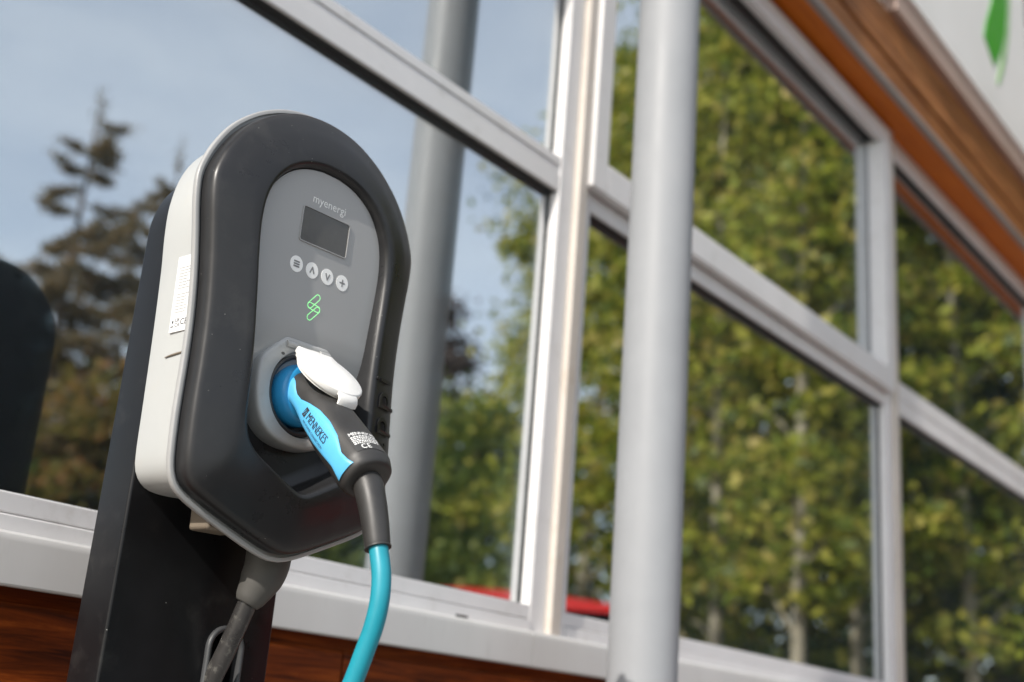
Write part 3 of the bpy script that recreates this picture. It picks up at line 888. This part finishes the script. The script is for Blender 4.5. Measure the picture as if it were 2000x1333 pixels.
# side details of the housing: rating sticker, moulded grooves
xs = -0.1032
def side_plate(name, y0, y1, z0, z1, mat, parent, lift=0.0003, xo=0.0):
    x = xs + xo
    V = boxv(x - lift, x + 0.0025, y0, y1, z0, z1)
    return mesh_obj(name, V, BOXF, mat, parent, False)
LY0, LY1, LZ0, LZ1 = 0.033, 0.0600, 0.1965, 0.2705
lab = side_plate('rating_sticker', LY0, LY1, LZ0, LZ1, M_LABEL, house, 0.0006)
V, F = [], []
random.seed(3)
zz = LZ1 - 0.012
lines = []
while zz > LZ0 + 0.018:
    y = LY1 - 0.003 - random.uniform(0, 0.002)
    yend = LY0 + random.uniform(0.003, 0.011)
    while y > yend:
        w = random.uniform(0.0008, 0.0030)
        lines.append((xs - 0.00075, xs - 0.0005, max(y - w, yend - 0.001), y, zz, zz + 0.0010))
        y -= w + 0.0005
    zz -= 0.0029 if abs(zz - (LZ1 - 0.034)) > 0.002 else 0.006
mesh_obj('sticker_print', *boxes(lines), M_FAINT, lab, False)
V2, F2 = text_geo('CE', 0.0085, 'CENTER')
mesh_obj('sticker_mark', [(xs - 0.0008, LY0 + 0.0068 - u, LZ0 + 0.0085 + v) for u, v in V2], F2, M_INK, lab, False)
V2, F2 = text_geo('UK', 0.0052, 'CENTER')
V3, F3 = text_geo('CA', 0.0052, 'CENTER')
V, F = join([([(xs - 0.0008, LY0 + 0.0162 - u, LZ0 + 0.0108 + v) for u, v in V2], F2), ([(xs - 0.0008, LY0 + 0.0162 - u, LZ0 + 0.0062 + v) for u, v in V3], F3)])
mesh_obj('sticker_mark', V, F, M_INK, lab, False)
mesh_obj('sticker_mark', *boxes([(xs - 0.0008, xs - 0.0004, LY1 - 0.0058, LY1 - 0.0016, LZ0 + 0.0048, LZ0 + 0.0058), (xs - 0.0008, xs - 0.0004, LY1 - 0.0050, LY1 - 0.0030, LZ0 + 0.0085, LZ0 + 0.0110)]), M_INK, lab, False)
# moulded finger-grip grooves on the housing side
for (z0, rise) in ((0.1735, 0.003), (0.2745, 0.004)):
    pth = [(xs + 0.0005, 0.062 - 0.040 * t, z0 + rise * (t ** 0.6) * (1 - max(0, (t - 0.85) / 0.15) * 0.4)) for t in np.linspace(0, 1, 14)]
    v, f = tube(pth, [0.0002 + 0.0009 * math.sin(math.pi * min(1, t * 0.9 + 0.1)) for t in np.linspace(0, 1, 14)], 8)
    mesh_obj('moulded_groove', v, f, M_TAN, house, True, 0, 80)
# small beige blanking block under the housing
mesh_obj('blanking_plug', boxv(-0.050, -0.012, 0.038, 0.066, 0.0235, 0.0545), BOXF, M_TAN, chg, True, 0.003)

# ------------------------------------------------------------------ supply cable with boot
bt = empty('supply_cable', (XC + 0.04, 0.91, Z(0.03)))
tag(bt, 'dusty grey supply cable with rubber boot running from charger into pedestal slot', 'cable')
bp = [(0.0400, 0.047, 0.191), (0.0395, 0.047, 0.160), (0.0385, 0.047, 0.138), (0.0345, 0.050, 0.122), (0.0300, 0.054, 0.108), (0.0280, 0.056, 0.1015)]
bp = [(XC + a, YF + b, Z(c)) for a, b, c in bp]
bpp = catmull(bp, 6)
rad = np.interp(np.linspace(0, 1, len(bpp)), [0, 0.35, 0.55, 0.75, 0.97, 1.0], [0.0225, 0.0215, 0.0200, 0.0155, 0.0118, 0.0110])
mesh_obj('boot', *tube(bpp, rad, 28), M_BOOT, bt, True, 0, 60, False)
cp = catmull([(XC + a, YF + b, Z(c)) for a, b, c in [(0.0310, 0.052, 0.112), (0.0285, 0.0565, 0.100), (0.0265, 0.063, 0.080), (0.0245, 0.073, 0.055), (0.0250, 0.086, 0.030), (0.0290, 0.098, 0.000), (0.0350, 0.108, -0.05), (0.0380, 0.1085, -0.10)]], 8)
mesh_obj('sheath', *tube(cp, 0.0092, 22), M_GREYCABLE, bt, True, 0, 80, False)

# ------------------------------------------------------------------ charging plug
plug = empty('charging_plug', (XC, YF - 0.06, Z(0.20)))
tag(plug, 'black and blue charging plug with turquoise cable inserted in the charger', 'plug')
XP = XC + 0.001
cpts = [(8, 290.5), (-10, 289.8), (-20, 287.0), (-36, 274.5), (-55, 257.0), (-72, 241.5), (-88, 226.5), (-104, 211.5), (-113, 202.5)]
ctr = catmull([(XP, YF + a * mm, Z(b * mm)) for a, b in cpts], 10)
nC = len(ctr)
fs = np.linspace(0, 1, nC)
arc = np.concatenate([[0], np.cumsum(np.linalg.norm(np.diff(ctr, axis=0), axis=1))])
PL = arc[-1]
sf = arc / PL
# half thickness towards the upper side, lower side, and half width, along the arc
UP = ([0, .10, .16, .28, .45, .62, .80, .93, 1.0], [22, 22, 22.5, 24.5, 25, 25.0, 25.5, 25.5, 22])
LO = ([0, .10, .16, .23, .32, .45, .62, .80, .93, 1.0], [26, 24, 16, 9.5, 11.5, 17.5, 20.5, 21, 22, 21])
WI = ([0, .10, .16, .28, .45, .62, .80, .93, 1.0], [24, 23.5, 22.5, 22.5, 24.5, 26, 25.5, 25.5, 22.5])
def frame_at(s):
    i = np.interp(s, sf, np.arange(nC))
    c = np.array([np.interp(s, sf, ctr[:, k]) for k in range(3)])
    a = np.array([np.interp(min(s + 0.03, 1), sf, ctr[:, k]) for k in range(3)])
    b = np.array([np.interp(max(s - 0.03, 0), sf, ctr[:, k]) for k in range(3)])
    t = (a - b) / np.linalg.norm(a - b)
    nrm = np.array((0, t[2], -t[1]))
    if nrm[2] < 0: nrm = -nrm
    return c, t, nrm
def grip_pt(s, ph, lift=0.0):
    """ph: 0 = +X, 90 = upper side, 180 = -X, 270 = lower side"""
    c, t, nrm = frame_at(s)
    w = np.interp(s, *WI) * mm
    cosp, sinp = math.cos(R_(ph)), math.sin(R_(ph))
    h = (np.interp(s, *UP) if sinp >= 0 else np.interp(s, *LO)) * mm
    e = 0.86
    x = w * math.copysign(abs(cosp) ** e, cosp)
    y = h * math.copysign(abs(sinp) ** e, sinp)
    p = c + np.array((1, 0, 0)) * x + nrm * y
    if lift:
        g = np.array((1, 0, 0)) * cosp / w + nrm * sinp / h
        p = p + g / np.linalg.norm(g) * lift
    return tuple(p)
S_ = np.concatenate([np.linspace(0.055, 0.93, 40), [0.95, 0.965, 0.975]])
rings = [[grip_pt(s, 360 * k / 56) for k in range(56)] for s in S_]
c, t, nrm = frame_at(0.975)
for sc, ad in ((0.96, 0.0022), (0.90, 0.0036), (0.78, 0.0044), (0.60, 0.0046)):
    rings.append([tuple(c + (np.array(p) - c) * sc + t * ad) for p in rings[len(S_) - 1]])
grip = mesh_obj('grip', *loft(rings), M_GRIP, plug, True, 0, 70, False)
# blue collar
ax = np.array((0, -1.0, 0))
def colr(r, y, dz=0.0): return [(XP + r * mm * math.cos(a), YF + y * mm, Z(0.2905 + dz) + r * mm * math.sin(a)) for a in ANG2]
col = [colr(29.5, 12), colr(29.8, 0), colr(29.5, -9), colr(28.6, -15), colr(27.0, -18.5), colr(24.6, -20.5), colr(20, -21.2)]
mesh_obj('collar', *loft(col), M_BLUE, plug, True, 0, 60, False)
# light blue side inlay (hourglass patch that follows the grip)
TU = ([0.14, .18, .22, .26, .32, .40, .50, .62, .74, .86, .93, .965], [140, 152, 165, 172, 172, 162, 152, 148, 153, 167, 164, 158])
TL = ([0.14, .18, .22, .26, .32, .40, .50, .62, .74, .86, .93, .965], [262, 250, 234, 222, 216, 213, 212, 210, 206, 200, 204, 211])
nS, nP = 60, 16
ssl = np.linspace(0.14, 0.965, nS)
V, F = [], []
for i, s in enumerate(ssl):
    a, b = np.interp(s, *TU), np.interp(s, *TL)
    for j in range(nP):
        q = j / (nP - 1)
        edge = min(1, min(q, 1 - q) * 9)
        V.append(grip_pt(s, a + (b - a) * q, 0.0002 + 0.0009 * edge ** 0.6))
for i in range(nS - 1):
    for j in range(nP - 1):
        F.append((i * nP + j, (i + 1) * nP + j, (i + 1) * nP + j + 1, i * nP + j + 1))
inlay = mesh_obj('side_inlay', V, F, M_BLUE2, plug, True, 0, 80, False)
# lettering mapped onto the grip surface
def wrap_text(name, txt, size, s0, ph0, mat, parent, along=True, lift=0.0015, spacing=1.0, align='LEFT'):
    V2, F2 = text_geo(txt, size, align, spacing=spacing)
    V = []
    for u, v in V2:
        r = np.interp(s0, *WI) * mm
        if along: V.append(grip_pt(s0 + u / PL, ph0 - math.degrees(v / r), lift))
        else: V.append(grip_pt(s0 - v / PL, ph0 - math.degrees(u / r), lift))
    return mesh_obj(name, V, F2, mat, parent, False, 0, 35, False)
wrap_text('inlay_lettering', 'MENNEKES', 0.0082, 0.465, 177, M_INK, inlay, True, 0.0016, 0.95)
wrap_text('inlay_lettering', 'MY POWER CONNECTION', 0.0034, 0.455, 192, M_INK, inlay, True, 0.0016)
V, F = [], []
for i, s in enumerate((0.415, 0.450)):
    for j, p in enumerate((169, 185)):
        V.append(grip_pt(s, p, 0.0016))
mesh_obj('inlay_emblem', V, [(0, 1, 3, 2)], M_INK, inlay, False, 0, 35, False)
pts2 = [(0.421, 180), (0.430, 173), (0.436, 181), (0.444, 174)]
V, F = [], []
for (s, p) in pts2:
    V += [grip_pt(s, p - 1.0, 0.0018), grip_pt(s + 0.0012, p + 1.0, 0.0018)]
mesh_obj('inlay_emblem', V, [(0, 1, 3, 2), (2, 3, 5, 4), (4, 5, 7, 6)], M_BLUE2, inlay, False, 0, 35, False)
# rating plate on the upper side
def patch(s0, s1, p0, p1, lift, n=12):
    V, F = [], []
    for i in range(n + 1):
        for j in range(n + 1):
            V.append(grip_pt(s0 + (s1 - s0) * i / n, p0 + (p1 - p0) * j / n, lift))
    for i in range(n):
        for j in range(n):
            F.append((i * (n + 1) + j, (i + 1) * (n + 1) + j, (i + 1) * (n + 1) + j + 1, i * (n + 1) + j + 1))
    return V, F
plate_ = mesh_obj('rating_plate', *patch(0.770, 0.925, 140, 76, 0.0004), M_SOCKDARK, plug, True, 0, 80, False)
wrap_text('plate_lettering', 'MENNEKES', 0.0056, 0.790, 136, M_PRINT, plate_, False, 0.0007, 0.92)
wrap_text('plate_lettering', 'CE', 0.0078, 0.903, 126, M_PRINT, plate_, False, 0.0007, 1.1)
random.seed(5)
parts = []
for q, s in enumerate((0.811, 0.825, 0.839, 0.853, 0.867)):
    p = 136.0
    while p > 84:
        w = random.uniform(2, 6)
        parts.append(patch(s, s + 0.0075, p, p - w, 0.0007, 2))
        p -= w + 1.5
mesh_obj('plate_print', *join(parts), M_PRINT, plate_, False, 0, 35, False)
# cable sleeve and cable
sl = catmull([(XP, YF + a * mm, Z(b * mm)) for a, b in [(-105, 209), (-114, 198), (-121, 183), (-127.5, 165), (-132.5, 148), (-134, 143.5)]], 8)
ss = np.linspace(0, 1, len(sl))
rad = np.interp(ss, [0, .2, .3, .92, .94, 1.0], [0.0130, 0.0134, 0.0131, 0.0107, 0.0116, 0.0116])
mesh_obj('cable_sleeve', *tube(sl, rad, 28), M_GRIP, plug, True, 0, 60, False)
cb = [(XP, YF + a * mm, Z(b * mm)) for a, b in [(-131, 153), (-136.5, 138), (-141.5, 120), (-142.5, 100), (-139, 80), (-132, 60), (-122.5, 35), (-110, 5)]]
cb += [(XP + 0.01, YF - 0.085, Z(-0.08)), (XP + 0.03, YF - 0.075, Z(-0.28)), (XP + 0.08, YF - 0.10, Z(-0.58)), (XP + 0.18, YF - 0.16, 0.05), (XP + 0.45, YF - 0.30, 0.0145), (XP + 1.1, YF - 0.62, 0.0145), (XP + 1.9, YF - 0.95, 0.0145), (XP + 2.5, YF - 1.45, -0.112), (XP + 3.2, YF - 2.1, -0.112), (XP + 4.0, YF - 2.3, -0.112)]
cb = catmull(cb, 12)
mesh_obj('cable', *tube(cb, 0.0083, 24), M_CABLE, plug, True, 0, 80, False)

# ------------------------------------------------------------------ red car (seen mirrored in the glass)
M_RED = pmat('red_car_paint', (0.62, 0.018, 0.014), 0.25, var=0.03, coat=0.8)
M_CARGLASS = pmat('dark_car_glass', (0.012, 0.013, 0.014), 0.06)
M_TYRE = pmat('tyre_rubber', (0.02, 0.02, 0.02), 0.8)
M_RIMA = pmat('alloy_rim', (0.5, 0.5, 0.5), 0.3, metal=0.9)
M_LAMPR = pmat('red_lamp_lens', (0.35, 0.01, 0.01), 0.15)
M_LAMPW = pmat('clear_lamp_lens', (0.7, 0.7, 0.7), 0.1)
car = empty('parked_car', (6.06, -2.37, -0.122), (0, 0, R_(51.3)))
car.scale = (1.06, 1.06, 1.06)
tag(car, 'red parked car with dark windows whose roof is mirrored low in the glass', 'car')
# local: +y = tail (towards the wall), x across, z up
def csec(y, hw, z0, z1, tuck=0.06):
    pts = [(hw - 0.10, z0), (hw - 0.02, z0 + 0.10), (hw, z0 + 0.32), (hw - 0.01, z1 - 0.12), (hw - tuck, z1)]
    return [(x, y, z) for x, z in pts] + [(-x, y, z) for x, z in pts[::-1]]
body = [csec(-2.05, 0.66, 0.32, 0.62), csec(-1.98, 0.78, 0.24, 0.74), csec(-1.7, 0.86, 0.22, 0.88), csec(-1.0, 0.89, 0.2, 0.98), csec(0, 0.90, 0.2, 1.02), csec(1.0, 0.90, 0.2, 1.05), csec(1.7, 0.88, 0.22, 1.08), csec(1.93, 0.83, 0.26, 1.02), csec(2.0, 0.74, 0.34, 0.92)]
cbody = mesh_obj('body', *loft(body), M_RED, car, True, 0, 45)
def gsec(y, hb, ht, zb, zt):
    pts = [(hb, zb), (hb - 0.03, zb + (zt - zb) * 0.5), (ht, zt)]
    return [(x, y, z) for x, z in pts] + [(-x, y, z) for x, z in pts[::-1]]
gh = [gsec(-1.05, 0.80, 0.78, 0.95, 0.97), gsec(-0.30, 0.82, 0.64, 0.98, 1.545), gsec(0.6, 0.82, 0.655, 1.0, 1.575), gsec(1.35, 0.80, 0.63, 1.02, 1.545), gsec(1.86, 0.76, 0.70, 1.02, 1.06)]
mesh_obj('window_band', *loft(gh), M_CARGLASS, car, True, 0, 45)
rf = [[(x, y, z + dz) for x, z in ((-hw, zr - 0.035), (-hw + 0.05, zr), (-0.2, zr + 0.03), (0.2, zr + 0.03), (hw - 0.05, zr), (hw, zr - 0.035))] for y, hw, zr, dz in ((-0.42, 0.64, 1.50, 0), (-0.25, 0.66, 1.56, 0), (0.6, 0.675, 1.585, 0), (1.35, 0.655, 1.565, 0), (1.62, 0.62, 1.535, 0))]
mesh_obj('roof', *loft(rf), M_RED, car, True, 0, 60)
for sx_ in (-1, 1):
    for a, b, w in (((0.66, -0.32, 1.50), (0.79, -1.02, 0.98), 0.035), ((0.655, 0.45, 1.53), (0.80, 0.42, 1.02), 0.03), ((0.64, 1.38, 1.50), (0.785, 1.78, 1.06), 0.06)):
        v, f = tube([(sx_ * a[0], a[1], a[2]), (sx_ * b[0], b[1], b[2])], w, 8)
        mesh_obj('window_pillar', v, f, M_RED, car, True, 0, 80)
    for yy in (-1.28, 1.22):
        wr = [[(sx_ * x, yy + r * math.cos(a), 0.32 + r * math.sin(a)) for a in np.linspace(0, 2 * math.pi, 28, endpoint=False)] for x, r in ((0.70, 0.22), (0.71, 0.31), (0.75, 0.32), (0.87, 0.32), (0.905, 0.31), (0.91, 0.22))]
        wh = mesh_obj('wheel', *loft(wr), M_TYRE, car, True, 0, 40)
        rr = [[(sx_ * x, yy + r * math.cos(a), 0.32 + r * math.sin(a)) for a in np.linspace(0, 2 * math.pi, 28, endpoint=False)] for x, r in ((0.89, 0.215), (0.915, 0.215), (0.905, 0.17), (0.90, 0.05), (0.912, 0.03))]
        mesh_obj('rim', *loft(rr), M_RIMA, wh, True, 0, 40)
    mesh_obj('tail_lamp', boxv(*sorted((sx_ * 0.62, sx_ * 0.84)), 1.88, 1.975, 0.80, 1.0), BOXF, M_LAMPR, car, True, 0.03)
    mesh_obj('headlamp', boxv(*sorted((sx_ * 0.50, sx_ * 0.80)), -2.02, -1.86, 0.62, 0.76), BOXF, M_LAMPW, car, True, 0.03)
    mesh_obj('door_mirror', boxv(*sorted((sx_ * 0.86, sx_ * 1.03)), -0.80, -0.66, 0.98, 1.12), BOXF, M_RED, car, True, 0.04)
mesh_obj('number_plate_recess', boxv(-0.28, 0.28, 1.93, 2.004, 0.66, 0.80), BOXF, M_TYRE, car, True, 0.01)

# ------------------------------------------------------------------ trees across the car park (seen mirrored in the glass)
M_BARK = pmat('pale_birch_bark', (0.34, 0.30, 0.22), 0.8, var=0.35, vscale=5, streak=(1, 1, 0.4), dirt=(0.08, 0.07, 0.06, 0.8), dirtscale=4)
M_BARKD = pmat('brown_conifer_bark', (0.10, 0.065, 0.045), 0.9, var=0.3)
L_BIRCH = leaf_mat('yellow_green_leaves', [(0.07, 0.11, 0.010), (0.18, 0.23, 0.022), (0.34, 0.37, 0.036), (0.52, 0.50, 0.07), (0.56, 0.44, 0.11)], 0.5)
L_MID = leaf_mat('mid_green_leaves', [(0.045, 0.08, 0.012), (0.09, 0.14, 0.022), (0.17, 0.22, 0.035), (0.30, 0.33, 0.06)], 0.5)
L_AUT = leaf_mat('autumn_leaves', [(0.08, 0.09, 0.02), (0.17, 0.15, 0.03), (0.28, 0.20, 0.04), (0.34, 0.16, 0.06)], 0.55)
L_DARK = leaf_mat('dark_needles', [(0.09, 0.078, 0.030), (0.17, 0.135, 0.055), (0.25, 0.175, 0.08), (0.32, 0.21, 0.11)], 0.4)
L_PURP = leaf_mat('purple_brown_leaves', [(0.05, 0.035, 0.03), (0.09, 0.06, 0.05), (0.12, 0.085, 0.06)], 0.3)

def leaf_geo(cen, size, elong=1.6):
    n = len(cen)
    a = rng.normal(size=(n, 3)); a /= np.linalg.norm(a, axis=1)[:, None]
    b = rng.normal(size=(n, 3)); b -= a * (a * b).sum(1)[:, None]; b /= np.linalg.norm(b, axis=1)[:, None]
    s = size * rng.uniform(0.65, 1.35, (n, 1))
    v = np.empty((n, 4, 3))
    v[:, 0] = cen + a * s * elong * 0.5
    v[:, 1] = cen + b * s * 0.5
    v[:, 2] = cen - a * s * elong * 0.5
    v[:, 3] = cen - b * s * 0.5
    return v.reshape(-1, 3)
def quad_mesh(name, v, mat, parent):
    n = len(v) // 4
    me = bpy.data.meshes.new(name)
    me.vertices.add(n * 4)
    me.vertices.foreach_set('co', v.astype(np.float32).ravel())
    me.loops.add(n * 4)
    me.loops.foreach_set('vertex_index', np.arange(n * 4, dtype=np.int32))
    me.polygons.add(n)
    me.polygons.foreach_set('loop_start', np.arange(0, n * 4, 4, dtype=np.int32))
    me.polygons.foreach_set('loop_total', np.full(n, 4, dtype=np.int32))
    me.update()
    me.validate()
    me.materials.append(mat)
    o = bpy.data.objects.new(name, me)
    COL.objects.link(o)
    o.parent = parent
    return o
def place(az, d):                           # position whose mirror image in the glass lies at this bearing and distance
    a = R_(az)
    return (d * math.cos(a), 2 * GY - d * math.sin(a), -0.13)
def broadleaf(name, label, az, d, h, rad, low, mat, bark, nclump, per, leaf, group, tr=0.10, sparse=0.0):
    root = empty(name, place(az, d))
    tag(root, label, 'tree', group)
    parts = []
    pts, rr = [], []
    lean = rng.normal(size=2) * 0.02
    for k in range(9):
        t = k / 8
        pts.append((lean[0] * t * h + 0.06 * math.sin(3 * t + az), lean[1] * t * h, t * h * 0.95)); rr.append(tr * (1 - t) ** 0.8 + 0.012)
    parts.append(tube(pts, rr, 10))
    cl = []
    for i in range(nclump):
        t = low + (0.97 - low) * ((i + rng.uniform()) / nclump)
        q = (t - low) / (1 - low)
        rmax = rad * (math.sin(math.pi * min(1, 0.16 + 0.84 * q ** 0.75)) ** 0.65) * rng.uniform(0.85, 1.15)
        a = i * 2.399 + rng.normal() * 0.5
        r = rmax * math.sqrt(rng.uniform(0.12, 1.0))
        c = np.array((lean[0] * t * h + r * math.cos(a), lean[1] * t * h + r * math.sin(a), t * h + rng.normal() * 0.12))
        cl.append(c)
        if i % 3 == 0:
            st = np.array((lean[0] * t * h, lean[1] * t * h, max(t * h - r * 0.5, 0.4)))
            mid = st * 0.5 + c * 0.5 + np.array((0, 0, 0.12 * r))
            parts.append(tube([st, mid, c], [0.035 * (1.1 - t), 0.02 * (1.1 - t), 0.006], 5))
    mesh_obj('trunk', *join(parts), bark, root, True, 0, 80)
    C = []
    for c in cl:
        s = rng.choice((0.12, 0.19, 0.27, 0.38)) * rng.uniform(0.9, 1.15) * (rad / 2.2) ** 0.5
        m = int(per * rng.uniform(0.6, 1.4))
        p = rng.normal(size=(m, 3)) * np.array((s * 1.25, s * 1.25, s * 0.6))
        p[:, 2] -= 0.25 * np.abs(p[:, 0]) * rng.uniform()
        C.append(c + p)
    C = np.concatenate(C)
    C = C[C[:, 2] > 0.25]
    quad_mesh('crown', leaf_geo(C, leaf), mat, root)
def conifer(name, label, az, d, h, rad, mat, group, density=1.0):
    root = empty(name, place(az, d))
    tag(root, label, 'tree', group)
    parts = [tube([(0, 0, 0), (0.03, 0, h * 0.5), (0, 0, h)], [0.17, 0.09, 0.012], 10)]
    C = []
    z = h * 0.10
    while z < h * 0.985:
        q = 1 - z / h
        nb = 6 if q > 0.25 else 4
        for k in range(nb):
            a = rng.uniform(0, 2 * math.pi)
            L = rad * (q ** 0.8) * rng.uniform(0.3, 1.25) + 0.12
            st = np.array((0, 0, min(z + rng.normal() * 0.022 * h, h * 0.97))); dirv = np.array((math.cos(a), math.sin(a), 0.0))
            mid = st + dirv * L * 0.55 + np.array((0, 0, -0.10 * L)); end = st + dirv * L + np.array((0, 0, rng.uniform(-0.05, 0.14) * L))
            parts.append(tube([st, mid, end], [0.035 * q + 0.008, 0.02 * q + 0.006, 0.004], 4))
            m = int(90 * L)
            tt = rng.uniform(0.05, 1.0, (m, 1))
            C.append(np.where(tt < 0.55, st + (mid - st) * (tt / 0.55), mid + (end - mid) * ((tt - 0.55) / 0.45)) + rng.normal(size=(m, 3)) * 0.05)
            for kk in range(int(7 + 12 * L)):        # drooping side twigs
                t = rng.uniform(0.2, 1.0)
                p0 = st + (mid - st) * (t / 0.55) if t < 0.55 else mid + (end - mid) * ((t - 0.55) / 0.45)
                sd_ = rng.choice((-1, 1))
                tw = np.array((-dirv[1] * sd_, dirv[0] * sd_, 0)) * rng.uniform(0.1, 0.38) * L * (1.15 - t) + dirv * rng.uniform(0.05, 0.3) - np.array((0, 0, rng.uniform(0.02, 0.14) * L))
                m = int(22 * density)
                tt = rng.uniform(0, 1, (m, 1))
                C.append(p0 + tw * tt + rng.normal(size=(m, 3)) * np.array((0.055, 0.055, 0.04)))
        z += h * (0.030 + 0.022 * rng.uniform()) * (1.25 - 0.5 * q)
    C.append(np.array((0, 0, h)) + rng.normal(size=(60, 3)) * np.array((0.05, 0.05, 0.22)))
    mesh_obj('trunk', *join(parts), M_BARKD, root, True, 0, 80)
    quad_mesh('crown', leaf_geo(np.concatenate(C), 0.038, 2.6), mat, root)

GB = 'birch trees mirrored in the right-hand windows'
for lab_, az, d, h, rad, low, mt in (
        ('slender birch nearest the pole, its yellow-green top against mirrored sky', 35.2, 15.5, 10.6, 1.7, 0.06, L_BIRCH),
        ('tall pale-trunked birch mirrored just right of the silver pole', 30.2, 14.5, 12.5, 2.2, 0.10, L_BIRCH),
        ('dense birch mirrored in the middle of the second window', 25.0, 16.0, 12.5, 2.4, 0.08, L_BIRCH),
        ('birch with lit trunk mirrored beside the second mullion', 20.6, 15.0, 11.8, 2.2, 0.12, L_MID),
        ('darker birch mirrored in the far right window', 16.2, 17.0, 11.5, 2.5, 0.08, L_MID),
        ('autumn-tinted birch at the far right end of the row', 11.6, 16.5, 10.5, 2.4, 0.06, L_AUT),
        ('tall birch behind the row, mirrored between the first two birches', 32.4, 20.0, 13.2, 2.6, 0.15, L_MID),
        ('low birch behind the row, mirrored low on the far right', 13.8, 22.0, 11.0, 3.0, 0.05, L_AUT)):
    broadleaf('birch_tree', lab_, az, d, h, rad, low, mt, M_BARK, 92, 215, rng.uniform(0.075, 0.105), GB)
for lab_, az, d, h in (('thin birch in front of the row, its pale trunk mirrored mid window', 25.3, 11.8, 10.2),
                       ('second thin birch in front, nearer the second mullion', 22.4, 12.8, 10.4),
                       ('thin birch in front, its trunk mirrored right of the silver pole', 28.6, 12.4, 10.6),
                       ('thin birch in front, mirrored beyond the second mullion', 17.6, 13.0, 9.8)):
    broadleaf('birch_tree', lab_, az, d, h, 1.15, 0.22, L_BIRCH, M_BARK, 62, 120, 0.088, GB, 0.06)
GL = 'lower trees mirrored behind the charger'
for lab_, az, d, h, rad, low, mt, nm in (
        ('low bright green tree mirrored left of the first mullion', 40.2, 17.0, 5.6, 2.0, 0.05, L_MID, 'hazel_tree'),
        ('low dark green tree mirrored right of the charger', 44.2, 19.0, 5.6, 2.2, 0.05, L_MID, 'hazel_tree'),
        ('thin purple-brown tree mirrored beside the pole reflection', 43.4, 24.0, 9.6, 1.5, 0.35, L_PURP, 'plum_tree'),
        ('olive shrub tree mirrored below the conifer', 57.0, 18.0, 5.4, 2.4, 0.04, L_AUT, 'hazel_tree'),
        ('green shrub tree mirrored behind the pedestal reflection', 63.5, 19.0, 5.0, 2.3, 0.04, L_MID, 'hazel_tree'),
        ('green shrub tree hidden mostly behind the charger', 50.5, 18.0, 5.0, 2.2, 0.04, L_MID, 'hazel_tree')):
    broadleaf(nm, lab_, az, d, h, rad, low, mt, M_BARKD, 80, 190, 0.10, GL)
conifer('conifer_tree', 'tall spiky conifer mirrored in the large left window', 60.4, 20.0, 10.6, 3.6, L_DARK, 'conifers mirrored in the left window')
conifer('conifer_tree', 'second conifer tip mirrored just above the charger shoulder', 56.3, 22.0, 10.9, 3.3, L_DARK, 'conifers mirrored in the left window')
